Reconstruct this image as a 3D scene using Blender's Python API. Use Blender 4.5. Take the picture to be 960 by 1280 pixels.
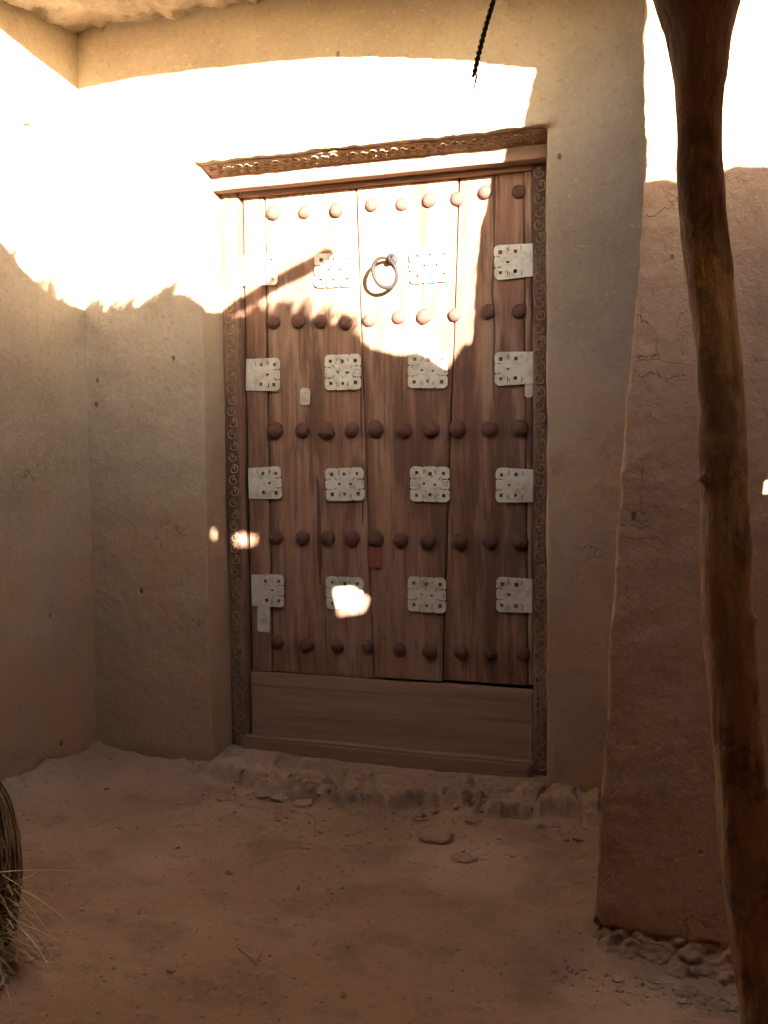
import bpy, bmesh, math, random
import numpy as np
from mathutils import Vector, Matrix, Quaternion

random.seed(7)
S = bpy.context.scene
for o in list(bpy.data.objects):
    bpy.data.objects.remove(o)
COL = S.collection

# ------------------------------------------------------------------ camera
cam = bpy.data.cameras.new("camera")
cam.sensor_fit = 'VERTICAL'
cam.sensor_height = 24.0
cam.lens = 24.0 * 1350.0 / 1280.0
cam.clip_start = 0.05
cam.clip_end = 1000.0
cam_ob = bpy.data.objects.new("camera", cam)
COL.objects.link(cam_ob)
YAW, PITCH, ROLL = math.radians(19.858), math.radians(-3.995), math.radians(-0.628)
fw = Vector((-math.sin(YAW) * math.cos(PITCH), math.cos(YAW) * math.cos(PITCH), math.sin(PITCH)))
r0 = Vector((math.cos(YAW), math.sin(YAW), 0))
u0 = r0.cross(fw)
rr = r0 * math.cos(ROLL) + u0 * math.sin(ROLL)
uu = -r0 * math.sin(ROLL) + u0 * math.cos(ROLL)
M = Matrix((rr, uu, -fw)).transposed().to_4x4()
M.translation = Vector((1.579, -4.390, 1.407))
cam_ob.matrix_world = M
S.camera = cam_ob

# ------------------------------------------------------------------ sky and sun
SUN = Vector((0.75, -1.0, 0.32))              # towards the sun
w = bpy.data.worlds.new("World")
S.world = w
w.use_nodes = True
wn = w.node_tree
sky = wn.nodes.new('ShaderNodeTexSky')
sky.sky_type = 'NISHITA'
sky.sun_disc = False
sky.dust_density = 1.8                      # hazy desert air
sky.ozone_density = 0.8
sky.sun_elevation = math.atan2(SUN.z, math.hypot(SUN.x, SUN.y))
sky.sun_rotation = math.atan2(SUN.x, SUN.y)
wn.links.new(sky.outputs[0], wn.nodes['Background'].inputs[0])
wn.nodes['Background'].inputs[1].default_value = 0.05
sun = bpy.data.lights.new("sun", 'SUN')
sun.energy = 5.0
sun.angle = math.radians(0.5)
sun.color = (1.0, 0.955, 0.885)
sun_ob = bpy.data.objects.new("sun", sun)
sun_ob.rotation_mode = 'QUATERNION'
sun_ob.rotation_quaternion = (-SUN).to_track_quat('-Z', 'Y')
sun_ob.location = (6, -8, 6)
COL.objects.link(sun_ob)
S.view_settings.view_transform = 'Standard'
S.view_settings.look = 'None'
S.view_settings.exposure = 3.88
S.view_settings.gamma = 1.0
S.render.engine = 'CYCLES'
S.cycles.use_denoising = True
S.cycles.max_bounces = 6
S.cycles.diffuse_bounces = 6
S.cycles.glossy_bounces = 2
S.cycles.use_adaptive_sampling = True
S.cycles.adaptive_threshold = 0.04
S.cycles.caustics_reflective = False
S.cycles.caustics_refractive = False
S.cycles.sample_clamp_indirect = 6.0


# ------------------------------------------------------------------ noise
def _hash(ix, iy, iz, seed):
    n = (ix.astype(np.int64) * 374761393 + iy.astype(np.int64) * 668265263 +
         iz.astype(np.int64) * 2147483647 + seed * 1274126177) & 0x7fffffff
    n = ((n ^ (n >> 13)) * 1274126177) & 0x7fffffff
    n = ((n ^ (n >> 16)) * 374761393) & 0x7fffffff
    return ((n ^ (n >> 15)) & 0xffff) / 65535.0


def vnoise(p, seed=0):
    p = np.asarray(p, float)
    i = np.floor(p).astype(np.int64)
    f = p - i
    f = f * f * (3 - 2 * f)
    out = 0
    for dx in (0, 1):
        for dy in (0, 1):
            for dz in (0, 1):
                wgt = ((f[:, 0] if dx else 1 - f[:, 0]) * (f[:, 1] if dy else 1 - f[:, 1]) *
                       (f[:, 2] if dz else 1 - f[:, 2]))
                out = out + wgt * _hash(i[:, 0] + dx, i[:, 1] + dy, i[:, 2] + dz, seed)
    return out * 2 - 1


def fbm(p, scale, octaves=4, seed=0, gain=0.5):
    p = np.asarray(p, float) * scale
    a, t, out = 1.0, 0.0, 0
    for k in range(octaves):
        out = out + a * vnoise(p + 17.3 * k, seed + k)
        t += a
        a *= gain
        p = p * 2.03
    return out / t


def worley(p, scale, seed=0):
    """distance to the nearest cell border (0 at the border) and a random number per cell"""
    p = np.asarray(p, float) * scale
    i = np.floor(p).astype(np.int64)
    d1 = np.full(len(p), 9.0)
    d2 = np.full(len(p), 9.0)
    cid = np.zeros(len(p))
    for dx in (-1, 0, 1):
        for dy in (-1, 0, 1):
            for dz in (-1, 0, 1):
                q = i + np.array([dx, dy, dz])
                c = np.stack([q[:, k] + _hash(q[:, 0], q[:, 1], q[:, 2], seed + 31 * k) for k in range(3)], -1)
                d = np.sqrt(((c - p) ** 2).sum(1))
                near = d < d1
                d2 = np.where(near, d1, np.minimum(d2, d))
                cid = np.where(near, _hash(q[:, 0], q[:, 1], q[:, 2], seed + 99), cid)
                d1 = np.where(near, d, d1)
    return d2 - d1, cid


def sstep(a, b, x):
    t = np.clip((x - a) / (b - a), 0, 1)
    return t * t * (3 - 2 * t)


# ------------------------------------------------------------------ materials
def mat_base(name, rough=0.9):
    m = bpy.data.materials.new(name)
    m.use_nodes = True
    nt = m.node_tree
    b = nt.nodes['Principled BSDF']
    b.inputs['Roughness'].default_value = rough
    b.inputs['Specular IOR Level'].default_value = 0.25
    return m, nt, b


class NT:
    def __init__(s, nt):
        s.nt = nt
        s.co = nt.nodes.new('ShaderNodeTexCoord').outputs['Object']

    def link(s, a, b):
        s.nt.links.new(a, b)

    def mapping(s, scale, src=None):
        n = s.nt.nodes.new('ShaderNodeMapping')
        n.inputs['Scale'].default_value = scale
        s.link(src or s.co, n.inputs['Vector'])
        return n.outputs[0]

    def noise(s, scale, detail=5, rough=0.55, vec=None, dist=0.0):
        n = s.nt.nodes.new('ShaderNodeTexNoise')
        n.inputs['Scale'].default_value = scale
        n.inputs['Detail'].default_value = detail
        n.inputs['Roughness'].default_value = rough
        n.inputs['Distortion'].default_value = dist
        s.link(vec or s.co, n.inputs['Vector'])
        return n.outputs['Fac']

    def voro(s, scale, feature='F1', vec=None, rnd=1.0):
        n = s.nt.nodes.new('ShaderNodeTexVoronoi')
        n.feature = feature
        n.inputs['Scale'].default_value = scale
        n.inputs['Randomness'].default_value = rnd
        s.link(vec or s.co, n.inputs['Vector'])
        return n

    def ramp(s, fac, stops, interp='LINEAR'):
        n = s.nt.nodes.new('ShaderNodeValToRGB')
        cr = n.color_ramp
        cr.interpolation = interp
        while len(cr.elements) < len(stops):
            cr.elements.new(0.5)
        for e, (p, c) in zip(cr.elements, stops):
            e.position = p
            e.color = c if len(c) == 4 else (*c, 1)
        s.link(fac, n.inputs[0])
        return n.outputs[0]

    def val(s, fac, a, b, lo=0.0, hi=1.0):
        n = s.nt.nodes.new('ShaderNodeMapRange')
        n.interpolation_type = 'SMOOTHSTEP'
        n.inputs['From Min'].default_value = a
        n.inputs['From Max'].default_value = b
        n.inputs['To Min'].default_value = lo
        n.inputs['To Max'].default_value = hi
        s.link(fac, n.inputs['Value'])
        return n.outputs[0]

    def math(s, op, a, b):
        n = s.nt.nodes.new('ShaderNodeMath')
        n.operation = op
        for k, v in enumerate((a, b)):
            if isinstance(v, (int, float)):
                n.inputs[k].default_value = v
            else:
                s.link(v, n.inputs[k])
        return n.outputs[0]

    def mix(s, fac, a, b, mode='MIX'):
        n = s.nt.nodes.new('ShaderNodeMix')
        n.data_type = 'RGBA'
        n.blend_type = mode
        for k, v in ((0, fac), (6, a), (7, b)):
            if isinstance(v, (int, float)):
                n.inputs[k].default_value = v
            elif isinstance(v, tuple):
                n.inputs[k].default_value = (*v, 1) if len(v) == 3 else v
            else:
                s.link(v, n.inputs[k])
        return n.outputs[2]

    def bump(s, h, strength, dist, prev=None):
        n = s.nt.nodes.new('ShaderNodeBump')
        n.inputs['Strength'].default_value = strength
        n.inputs['Distance'].default_value = dist
        s.link(h, n.inputs['Height'])
        if prev is not None:
            s.link(prev, n.inputs['Normal'])
        return n.outputs[0]

    def warp(s, amount, scale):
        n = s.nt.nodes.new('ShaderNodeTexNoise')
        n.inputs['Scale'].default_value = scale
        n.inputs['Detail'].default_value = 4
        s.link(s.co, n.inputs['Vector'])
        v = s.nt.nodes.new('ShaderNodeVectorMath')
        v.operation = 'SCALE'
        s.link(n.outputs['Color'], v.inputs[0])
        v.inputs['Scale'].default_value = amount
        a = s.nt.nodes.new('ShaderNodeVectorMath')
        s.link(s.co, a.inputs[0])
        s.link(v.outputs[0], a.inputs[1])
        return a.outputs[0]


def mud(name, c1, c2, c3, crack_scale=1.9, crack_w=0.005, bump=0.5, trowel=3.0, bounce_tint=None):
    """mud plaster; the slow drifts of tone come from the 'tone' attribute stored on the mesh"""
    m, nt, b = mat_base(name, 1.0)
    b.inputs['Specular IOR Level'].default_value = 0.05
    g = NT(nt)
    at = nt.nodes.new('ShaderNodeAttribute')
    at.attribute_name = 'tone'
    sep = nt.nodes.new('ShaderNodeSeparateColor')
    g.link(at.outputs['Color'], sep.inputs[0])
    fine = g.noise(42, 4, 0.72)
    coarse = g.noise(15, 5, 0.68, g.mapping((1, 1, trowel)))
    col = g.ramp(sep.outputs[0], [(0.25, c1), (0.5, c2), (0.75, c3)])
    col = g.mix(g.val(sep.outputs[1], 0.45, 0.9, 0.0, 0.3), col, tuple(v * 0.74 for v in c1))
    col = g.mix(g.val(fine, 0.5, 0.78, 0.0, 0.35), col, tuple(min(1, v * 1.3) for v in c3))
    col = g.mix(g.val(fine, 0.46, 0.26, 0.0, 0.5), col, tuple(v * 0.6 for v in c1))
    if bounce_tint:
        col = g.mix(g.math('MULTIPLY', at.outputs['Alpha'], 0.95), col, bounce_tint)  # redder low down: warm bounced light put into the wall colour
    cr = g.voro(crack_scale, 'DISTANCE_TO_EDGE', g.warp(0.42, 7.0)).outputs['Distance']
    crack = g.math('MULTIPLY', g.val(cr, 0.0, crack_w, 1.0, 0.0), sep.outputs[2])
    vn = g.voro(10.0, 'F1', g.mapping((1, 1, 0.7)))
    sp = nt.nodes.new('ShaderNodeSeparateColor')
    g.link(vn.outputs['Color'], sp.inputs[0])
    pit = g.math('MULTIPLY', g.val(g.math('ADD', vn.outputs['Distance'], g.math('MULTIPLY', fine, 0.12)), 0.12, 0.18, 1.0, 0.0),
                 g.val(sp.outputs[0], 0.80, 0.84))
    st = g.noise(30, 1, 0.3, g.mapping((1, 1, 2.6)), 2.0)
    col = g.mix(g.val(st, 0.715, 0.745, 0.0, 0.5), col, (0.5, 0.4, 0.25))
    h = g.math('MAXIMUM', crack, pit)
    col = g.mix(g.math('MULTIPLY', h, 0.7), col, (0.055, 0.036, 0.024))
    g.link(col, b.inputs['Base Color'])
    hh = g.math('SUBTRACT', g.math('ADD', g.math('MULTIPLY', fine, 0.45), g.math('MULTIPLY', coarse, 0.75)), g.math('MULTIPLY', h, 0.5))
    g.link(g.bump(hh, bump, 0.011), b.inputs['Normal'])
    return m


M_WALL = mud('mud_plaster', (0.285, 0.217, 0.145), (0.325, 0.252, 0.172), (0.365, 0.29, 0.203), bump=0.8, trowel=0.7, bounce_tint=(0.37, 0.23, 0.128))
M_PIER = mud('red_mud_plaster', (0.32, 0.185, 0.103), (0.36, 0.214, 0.122), (0.40, 0.248, 0.147), 3.4, 0.014, 0.9, 0.8)
M_EAVE = mud('straw_mud', (0.27, 0.20, 0.125), (0.35, 0.265, 0.17), (0.43, 0.34, 0.23), 5.0, 0.02, 1.0, 1.0)
M_FAR = mud('courtyard_mud', (0.35, 0.215, 0.115), (0.39, 0.245, 0.135), (0.43, 0.28, 0.16))


def dirt(name, k=1.0):
    m, nt, b = mat_base(name, 1.0)
    b.inputs['Specular IOR Level'].default_value = 0.05
    g = NT(nt)
    at = nt.nodes.new('ShaderNodeAttribute')
    at.attribute_name = 'tone'
    sep = nt.nodes.new('ShaderNodeSeparateColor')
    g.link(at.outputs['Color'], sep.inputs[0])
    fine = g.noise(38, 5, 0.74)
    col = g.ramp(sep.outputs[0], [(0.25, (0.28 * k, 0.172 * k, 0.104 * k)), (0.5, (0.34 * k, 0.22 * k, 0.139 * k)), (0.75, (0.40 * k, 0.27 * k, 0.178 * k))])
    col = g.mix(g.val(sep.outputs[1], 0.45, 0.85, 0, 0.5), col, (0.19 * k, 0.12 * k, 0.08 * k))
    col = g.mix(g.val(fine, 0.5, 0.75, 0, 0.4), col, (0.41 * k, 0.285 * k, 0.185 * k))
    col = g.mix(g.val(fine, 0.44, 0.28, 0, 0.6), col, (0.12, 0.075, 0.05))
    g.link(col, b.inputs['Base Color'])
    gv = g.voro(48, 'F1')
    gs = nt.nodes.new('ShaderNodeSeparateColor')
    g.link(gv.outputs['Color'], gs.inputs[0])
    grit = g.math('MULTIPLY', g.val(gv.outputs['Distance'], 0.12, 0.34, 1, 0), g.val(gs.outputs[0], 0.91, 0.94))
    col = g.mix(g.math('MULTIPLY', grit, 0.5), col, (0.085, 0.055, 0.038))
    g.link(col, b.inputs['Base Color'])
    g.link(g.bump(g.math('ADD', fine, g.math('MULTIPLY', grit, 0.5)), 0.9, 0.013), b.inputs['Normal'])
    return m


M_DIRT = dirt('packed_earth', 1.0)
M_CRUMB = dirt('loose_earth', 1.05)


def wood(name, c1, c2, c3, axis='z', rough=0.72, bump=0.7, rnd=True, gmix=0.7, wear=(0.40, 0.285, 0.195), warm=(0.36, 0.185, 0.085)):
    m, nt, b = mat_base(name, rough)
    g = NT(nt)
    st = lambda q: {'z': (1, 1, q), 'x': (q, 1, 1), 'y': (1, q, 1)}[axis]
    co = g.co
    oi = nt.nodes.new('ShaderNodeObjectInfo')
    if rnd:
        va = nt.nodes.new('ShaderNodeVectorMath')
        va.operation = 'MULTIPLY_ADD'
        g.link(oi.outputs['Random'], va.inputs[0])
        va.inputs[1].default_value = (7, 3, 19)
        g.link(g.co, va.inputs[2])
        co = va.outputs[0]
    v = g.mapping(st(0.05), co)
    grain = g.noise(60, 5, 0.7, v, 0.5)
    band = g.noise(13, 3, 0.6, v, 0.6)
    col = g.ramp(band, [(0.28, c1), (0.46, c2), (0.6, c3), (0.75, warm)])
    col = g.mix(g.val(grain, 0.46, 0.68, 0.0, gmix), col, tuple(x * 0.42 for x in c1))
    patch = g.noise(4.5, 5, 0.7, g.mapping(st(0.3), co))
    col = g.mix(g.val(patch, 0.52, 0.72, 0.0, 0.6), col, wear)
    split = g.val(g.noise(34, 2, 0.5, g.mapping(st(0.022), co), 0.35), 0.655, 0.69)
    col = g.mix(g.math('MULTIPLY', split, 0.85 if axis == 'z' else 0.25), col, (0.025, 0.012, 0.008))
    col = g.mix(g.val(patch, 0.42, 0.26, 0.0, 0.6), col, tuple(x * 0.5 for x in c1))
    if axis == 'z':
        stn = g.noise(7, 4, 0.65, g.mapping((1, 1, 0.16), co), 0.3)
        col = g.mix(g.val(stn, 0.48, 0.62, 0.0, 0.8), col, (0.075, 0.036, 0.022))
    if rnd:
        col = g.mix(g.val(oi.outputs['Random'], 0, 1, 0.0, 0.35), col, tuple(x * 0.55 for x in c2))
    g.link(col, b.inputs['Base Color'])
    g.link(g.bump(grain, bump, -0.006), b.inputs['Normal'])
    return m


M_PLANK = wood('door_wood', (0.185, 0.088, 0.05), (0.265, 0.138, 0.082), (0.35, 0.205, 0.13))
M_FRAME = wood('frame_wood', (0.15, 0.075, 0.048), (0.19, 0.1, 0.066), (0.23, 0.13, 0.09), rnd=False)
M_SILL = wood('sill_wood', (0.24, 0.138, 0.082), (0.28, 0.165, 0.10), (0.315, 0.195, 0.125), 'x', 0.95, 0.12, gmix=0.22, wear=(0.33, 0.225, 0.15), warm=(0.3, 0.19, 0.115))
M_LINTEL = wood('lintel_wood', (0.17, 0.088, 0.055), (0.22, 0.12, 0.077), (0.26, 0.155, 0.105), 'x')
M_POLE = wood('pole_wood', (0.16, 0.1, 0.06), (0.22, 0.145, 0.09), (0.28, 0.19, 0.12), 'x', 0.8)


def simple(name, c1, c2, scale=20, rough=0.7, metal=0.0, bump=0.3, dist=0.002, stain=None):
    m, nt, b = mat_base(name, rough)
    g = NT(nt)
    col = g.ramp(g.noise(scale, 6, 0.65), [(0.35, c1), (0.65, c2)])
    if stain:
        col = g.mix(g.val(g.noise(scale * 0.55, 5, 0.7), 0.52, 0.7, 0, 0.75), col, stain)
    g.link(col, b.inputs['Base Color'])
    b.inputs['Metallic'].default_value = metal
    g.link(g.bump(g.noise(scale * 3, 6, 0.7), bump, dist), b.inputs['Normal'])
    return m


M_SCROLL = simple('ochre_carving', (0.17, 0.105, 0.055), (0.30, 0.205, 0.095), 30, 0.75, stain=(0.14, 0.08, 0.05))
M_STUD = simple('rusty_stud', (0.085, 0.038, 0.028), (0.165, 0.078, 0.057), 45, 0.4, 0.2, 0.7, 0.004, (0.07, 0.034, 0.024))
def tin():
    m, nt, b = mat_base('pale_tin', 0.5)
    g = NT(nt)
    oi = nt.nodes.new('ShaderNodeObjectInfo')
    va = nt.nodes.new('ShaderNodeVectorMath')
    va.operation = 'MULTIPLY_ADD'
    g.link(oi.outputs['Random'], va.inputs[0])
    va.inputs[1].default_value = (9, 5, 23)
    g.link(g.co, va.inputs[2])
    co = va.outputs[0]
    n1 = g.noise(14, 6, 0.7, co)
    n2 = g.noise(45, 5, 0.7, co)
    col = g.ramp(n1, [(0.33, (0.36, 0.32, 0.235)), (0.5, (0.56, 0.515, 0.41)), (0.68, (0.66, 0.62, 0.52))])
    col = g.mix(g.val(n2, 0.55, 0.72, 0, 0.75), col, (0.27, 0.20, 0.125))
    col = g.mix(g.val(oi.outputs['Random'], 0, 1, 0.0, 0.3), col, (0.36, 0.31, 0.23))
    g.link(col, b.inputs['Base Color'])
    b.inputs['Metallic'].default_value = 0.1
    g.link(g.bump(n1, 0.6, 0.012), b.inputs['Normal'])
    return m


M_TIN = tin()
M_DARK = simple('gap_shade', (0.02, 0.011, 0.008), (0.035, 0.02, 0.013), 30, 0.9)  # near-black: shade of the door gaps put into the colour
M_IRON = simple('dark_iron', (0.012, 0.008, 0.006), (0.024, 0.015, 0.011), 60, 0.6, 0.0, 0.5)
M_RED = simple('red_tin', (0.19, 0.05, 0.035), (0.25, 0.085, 0.06), 50, 0.6, 0.1, 0.3, 0.001, (0.14, 0.045, 0.03))
M_STRAW = simple('dry_straw', (0.34, 0.24, 0.11), (0.55, 0.42, 0.22), 12, 0.65)
M_BSTRAW = simple('brown_straw', (0.14, 0.085, 0.045), (0.26, 0.17, 0.085), 12, 0.75)
M_FIBRE = simple('dark_fibre', (0.035, 0.022, 0.014), (0.075, 0.048, 0.028), 18, 0.85, 0, 0.8, 0.006)
M_ROPE = simple('dark_cord', (0.05, 0.032, 0.02), (0.1, 0.068, 0.042), 90, 0.8)
M_MAT = simple('shade_screen_mat', (0.31, 0.2, 0.1), (0.41, 0.275, 0.145), 30, 0.85)  # for the added sun-blocking screen


def bark():
    m, nt, b = mat_base('bare_trunk', 0.95)
    b.inputs['Specular IOR Level'].default_value = 0.1
    g = NT(nt)
    v = g.mapping((1, 1, 0.32))
    grain = g.noise(34, 6, 0.74, v, 0.4)
    col = g.ramp(grain, [(0.3, (0.245, 0.14, 0.084)), (0.5, (0.345, 0.21, 0.13)), (0.7, (0.44, 0.29, 0.185))])
    blot = g.noise(8.0, 6, 0.68, g.mapping((1.2, 1.2, 0.9)), 0.3)
    col = g.mix(g.val(blot, 0.50, 0.60, 0, 0.55), col, (0.09, 0.055, 0.038))
    col = g.mix(g.val(blot, 0.42, 0.30, 0, 0.6), col, (0.45, 0.32, 0.205))
    g.link(col, b.inputs['Base Color'])
    g.link(g.bump(g.math('ADD', grain, blot), 0.9, 0.012), b.inputs['Normal'])
    return m


M_BARK = bark()


# ------------------------------------------------------------------ builders
def link(name, me, mat, parent=None, loc=None):
    o = bpy.data.objects.new(name, me)
    if mat is not None and len(me.materials) == 0:
        me.materials.append(mat)
    COL.objects.link(o)
    if parent is not None:
        o.parent = parent
    if loc is not None:
        o.location = loc
    return o


def tag(o, label, cat, group=None):
    o['label'] = label
    o['category'] = cat
    if 'kind' not in o:
        o['kind'] = 'thing'
    if group:
        o['group'] = group
    return o


def thing(name, loc=(0, 0, 0)):
    o = bpy.data.objects.new(name, None)
    o.empty_display_size = 0.1
    o.location = loc
    COL.objects.link(o)
    return o


def bm_mesh(name, bm, smooth=False):
    me = bpy.data.meshes.new(name)
    bmesh.ops.recalc_face_normals(bm, faces=bm.faces[:])
    bm.to_mesh(me)
    bm.free()
    if smooth:
        me.polygons.foreach_set('use_smooth', [True] * len(me.polygons))
    return me


def box(bm, x0, x1, y0, y1, z0, z1):
    v = [bm.verts.new((x, y, z)) for x in (x0, x1) for y in (y0, y1) for z in (z0, z1)]
    for f in ((0, 1, 3, 2), (4, 6, 7, 5), (0, 4, 5, 1), (2, 3, 7, 6), (0, 2, 6, 4), (1, 5, 7, 3)):
        bm.faces.new([v[i] for i in f])
    return v


def loft(bm, rings, cap=True):
    """rings: list of equal-length lists of points"""
    vs = [[bm.verts.new(p) for p in r] for r in rings]
    n = len(vs[0])
    for a, b in zip(vs[:-1], vs[1:]):
        for i in range(n):
            bm.faces.new((a[i], a[(i + 1) % n], b[(i + 1) % n], b[i]))
    if cap:
        bm.faces.new(vs[0][::-1])
        bm.faces.new(vs[-1])


def tube(bm, pts, rad, n=8):
    pts = [Vector(p) for p in pts]
    rad = rad if isinstance(rad, (list, tuple)) else [rad] * len(pts)
    rings = []
    for i, p in enumerate(pts):
        d = (pts[min(i + 1, len(pts) - 1)] - pts[max(i - 1, 0)]).normalized()
        a = d.orthogonal().normalized() if i == 0 else (prev - d * prev.dot(d)).normalized()
        prev = a
        b = d.cross(a)
        rings.append([p + (a * math.cos(2 * math.pi * k / n) + b * math.sin(2 * math.pi * k / n)) * rad[i] for k in range(n)])
    loft(bm, rings)


def blob(bm, c, s, seed=0, sub=2, rough=0.25):
    r = bmesh.ops.create_icosphere(bm, subdivisions=sub, radius=1.0)
    P = np.array([v.co[:] for v in r['verts']])
    d = 1 + rough * fbm(P + seed * 3.7, 1.6, 3, seed)
    for v, k in zip(r['verts'], d):
        v.co = Vector((c[0] + v.co.x * s[0] * k, c[1] + v.co.y * s[1] * k, c[2] + v.co.z * s[2] * k))


def set_tone(me, crack=None):
    n = len(me.vertices)
    co = np.empty(n * 3)
    me.vertices.foreach_get('co', co)
    co = co.reshape(-1, 3)
    c = np.ones((n, 4))
    c[:, 0] = 0.5 + 0.75 * fbm(co, 1.4, 4, 901)
    c[:, 1] = 0.5 + 0.8 * fbm(co, 7.0, 4, 905)
    c[:, 2] = 0.8 * sstep(0.34, 0.46, fbm(co, 2.1, 3, 909)) if crack is None else crack(co)
    c[:, 3] = sstep(1.75, 0.25, co[:, 2] + 0.9 * fbm(co, 1.3, 4, 911)) * np.clip(0.75 + 0.6 * fbm(co, 5, 3, 913), 0, 1)  # alpha: rises towards the foot, mask for the painted warm bounce
    at = me.attributes.new('tone', 'FLOAT_COLOR', 'POINT')
    at.data.foreach_set('color', np.clip(c, 0, 1).ravel())


def voxel(name, bm, vox, smooth=4, disp=None, tone_mask=None):
    me = bpy.data.meshes.new(name + '_src')
    bmesh.ops.recalc_face_normals(bm, faces=bm.faces[:])
    bm.to_mesh(me)
    bm.free()
    o = bpy.data.objects.new(name + '_src', me)
    COL.objects.link(o)
    md = o.modifiers.new('r', 'REMESH')
    md.mode = 'VOXEL'
    md.voxel_size = vox
    md.use_smooth_shade = True
    if smooth:
        sm = o.modifiers.new('s', 'SMOOTH')
        sm.factor = 0.5
        sm.iterations = smooth
    dg = bpy.context.evaluated_depsgraph_get()
    out = bpy.data.meshes.new_from_object(o.evaluated_get(dg))
    out.name = name
    bpy.data.objects.remove(o)
    bpy.data.meshes.remove(me)
    if disp is not None:
        n = len(out.vertices)
        co = np.empty(n * 3)
        out.vertices.foreach_get('co', co)
        co = co.reshape(-1, 3)
        nr = np.empty(n * 3)
        out.vertex_normals.foreach_get('vector', nr)
        nr = nr.reshape(-1, 3)
        co = disp(co, nr)
        out.vertices.foreach_set('co', co.ravel())
        out.update()
    out.polygons.foreach_set('use_smooth', [True] * len(out.polygons))
    set_tone(out, tone_mask)
    return out


def flat_curve(name, outlines, depth, mat_=None):
    """2-D outlines (first the rim, then holes) -> thin solid in the XY plane"""
    cu = bpy.data.curves.new(name + '_c', 'CURVE')
    cu.dimensions = '2D'
    cu.fill_mode = 'BOTH'
    cu.extrude = depth / 2
    for pts in outlines:
        sp = cu.splines.new('POLY')
        sp.points.add(len(pts) - 1)
        for q, (x, y) in zip(sp.points, pts):
            q.co = (x, y, 0, 1)
        sp.use_cyclic_u = True
    o = bpy.data.objects.new(name + '_c', cu)
    COL.objects.link(o)
    dg = bpy.context.evaluated_depsgraph_get()
    me = bpy.data.meshes.new_from_object(o.evaluated_get(dg))
    me.name = name
    bpy.data.objects.remove(o)
    return me


# ------------------------------------------------------------------ ground
def gh(x, y):
    """ground height: trodden yard, earth heaped against the walls, eroded step below the door"""
    x = np.asarray(x, float)
    y = np.asarray(y, float)
    P = np.stack([x, y, np.zeros_like(x)], -1)
    h = -0.105 + 0.05 * sstep(-0.6, -1.5, x) * sstep(-1.3, -0.2, y)
    h = h + 0.022 * fbm(P, 1.1, 3, 3) + 0.013 * fbm(P, 5, 4, 9) + 0.005 * fbm(P, 24, 3, 11) + 0.006 * sstep(0.15, 0.5, fbm(P * np.array([1, 1.6, 1]), 3.5, 2, 15))
    # broken earth ledge in front of the threshold: two crumbling scarps
    rag = 0.10 * fbm(P, 2.6, 3, 21) + 0.05 * fbm(P, 9, 3, 22) + 0.018 * fbm(P, 28, 3, 23)
    e1 = -0.325 + rag - 0.06 * np.exp(-((x + 0.25) / 0.3) ** 2)
    e2 = -0.20 + 0.8 * rag - 0.05 * x
    inx = sstep(-0.88, -0.66, x + 0.3 * rag) * sstep(1.12, 1.0, x + 0.3 * rag)
    s1 = sstep(e1 - 0.012, e1 + 0.014, y)
    s2 = sstep(e2 - 0.012, e2 + 0.016, y)
    toe = sstep(e1 - 0.16, e1, y)
    h = h + inx * (0.010 * toe + 0.068 * s1 + 0.014 * s2)
    zone = inx * sstep(-0.085, -0.13, y) * sstep(e1 - 0.05, e1 + 0.02, y)
    wd, wc = np.ones_like(x), np.full_like(x, 0.5)
    sel = zone > 0.001
    if sel.any():
        PW = P[sel] * np.array([1.0, 1.25, 1.0]) + 0.018 * np.stack([fbm(P[sel], 18, 3, 71), fbm(P[sel], 18, 3, 73), 0 * x[sel]], -1)
        wd[sel], wc[sel] = worley(PW, 7.0, 77)
    h = h + zone * (0.034 * (wc - 0.5) - 0.034 * np.exp(-wd / 0.06) + 0.016 * fbm(P, 22, 4, 33, 0.6) + 0.006 * fbm(P, 60, 2, 37))
    # one deep washed-out notch
    gul = np.exp(-((x + 0.15 + 0.45 * (y + 0.25) + 0.05 * fbm(P, 7, 2, 5)) / 0.03) ** 2)
    h = h - inx * 0.05 * gul * sstep(-0.44, -0.36, y) * sstep(-0.15, -0.22, y)
    # earth washed against wall feet
    h = h + 0.04 * np.exp(-np.maximum(-0.21 - y, 0) / 0.05) * sstep(-0.66, -0.80, x) * (1 + 0.8 * fbm(P, 9, 3, 41))
    h = h + 0.035 * np.exp(-np.maximum(-0.21 - y, 0) / 0.06) * sstep(0.7, 0.8, x) * (1 + 0.8 * fbm(P, 10, 3, 43))
    h = h + 0.05 * np.exp(-np.abs(x + 1.36 - 0.2 * (y + 0.21)) / 0.06) * (1 + 0.8 * fbm(P, 8, 3, 45)) * sstep(-2.2, -1.2, y)
    h = h - 0.045 * np.exp(-((y + 1.42) / 0.22) ** 2) * sstep(0.85, 1.05, x)
    # churned, trampled patch with crumbs below the step
    ch = np.exp(-(((x + 0.05) / 0.45) ** 2 + ((y + 0.72) / 0.24) ** 2))
    h = h + ch * (0.012 * fbm(P, 17, 4, 51) + 0.010 * np.abs(fbm(P, 30, 3, 53)))
    return h


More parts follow.
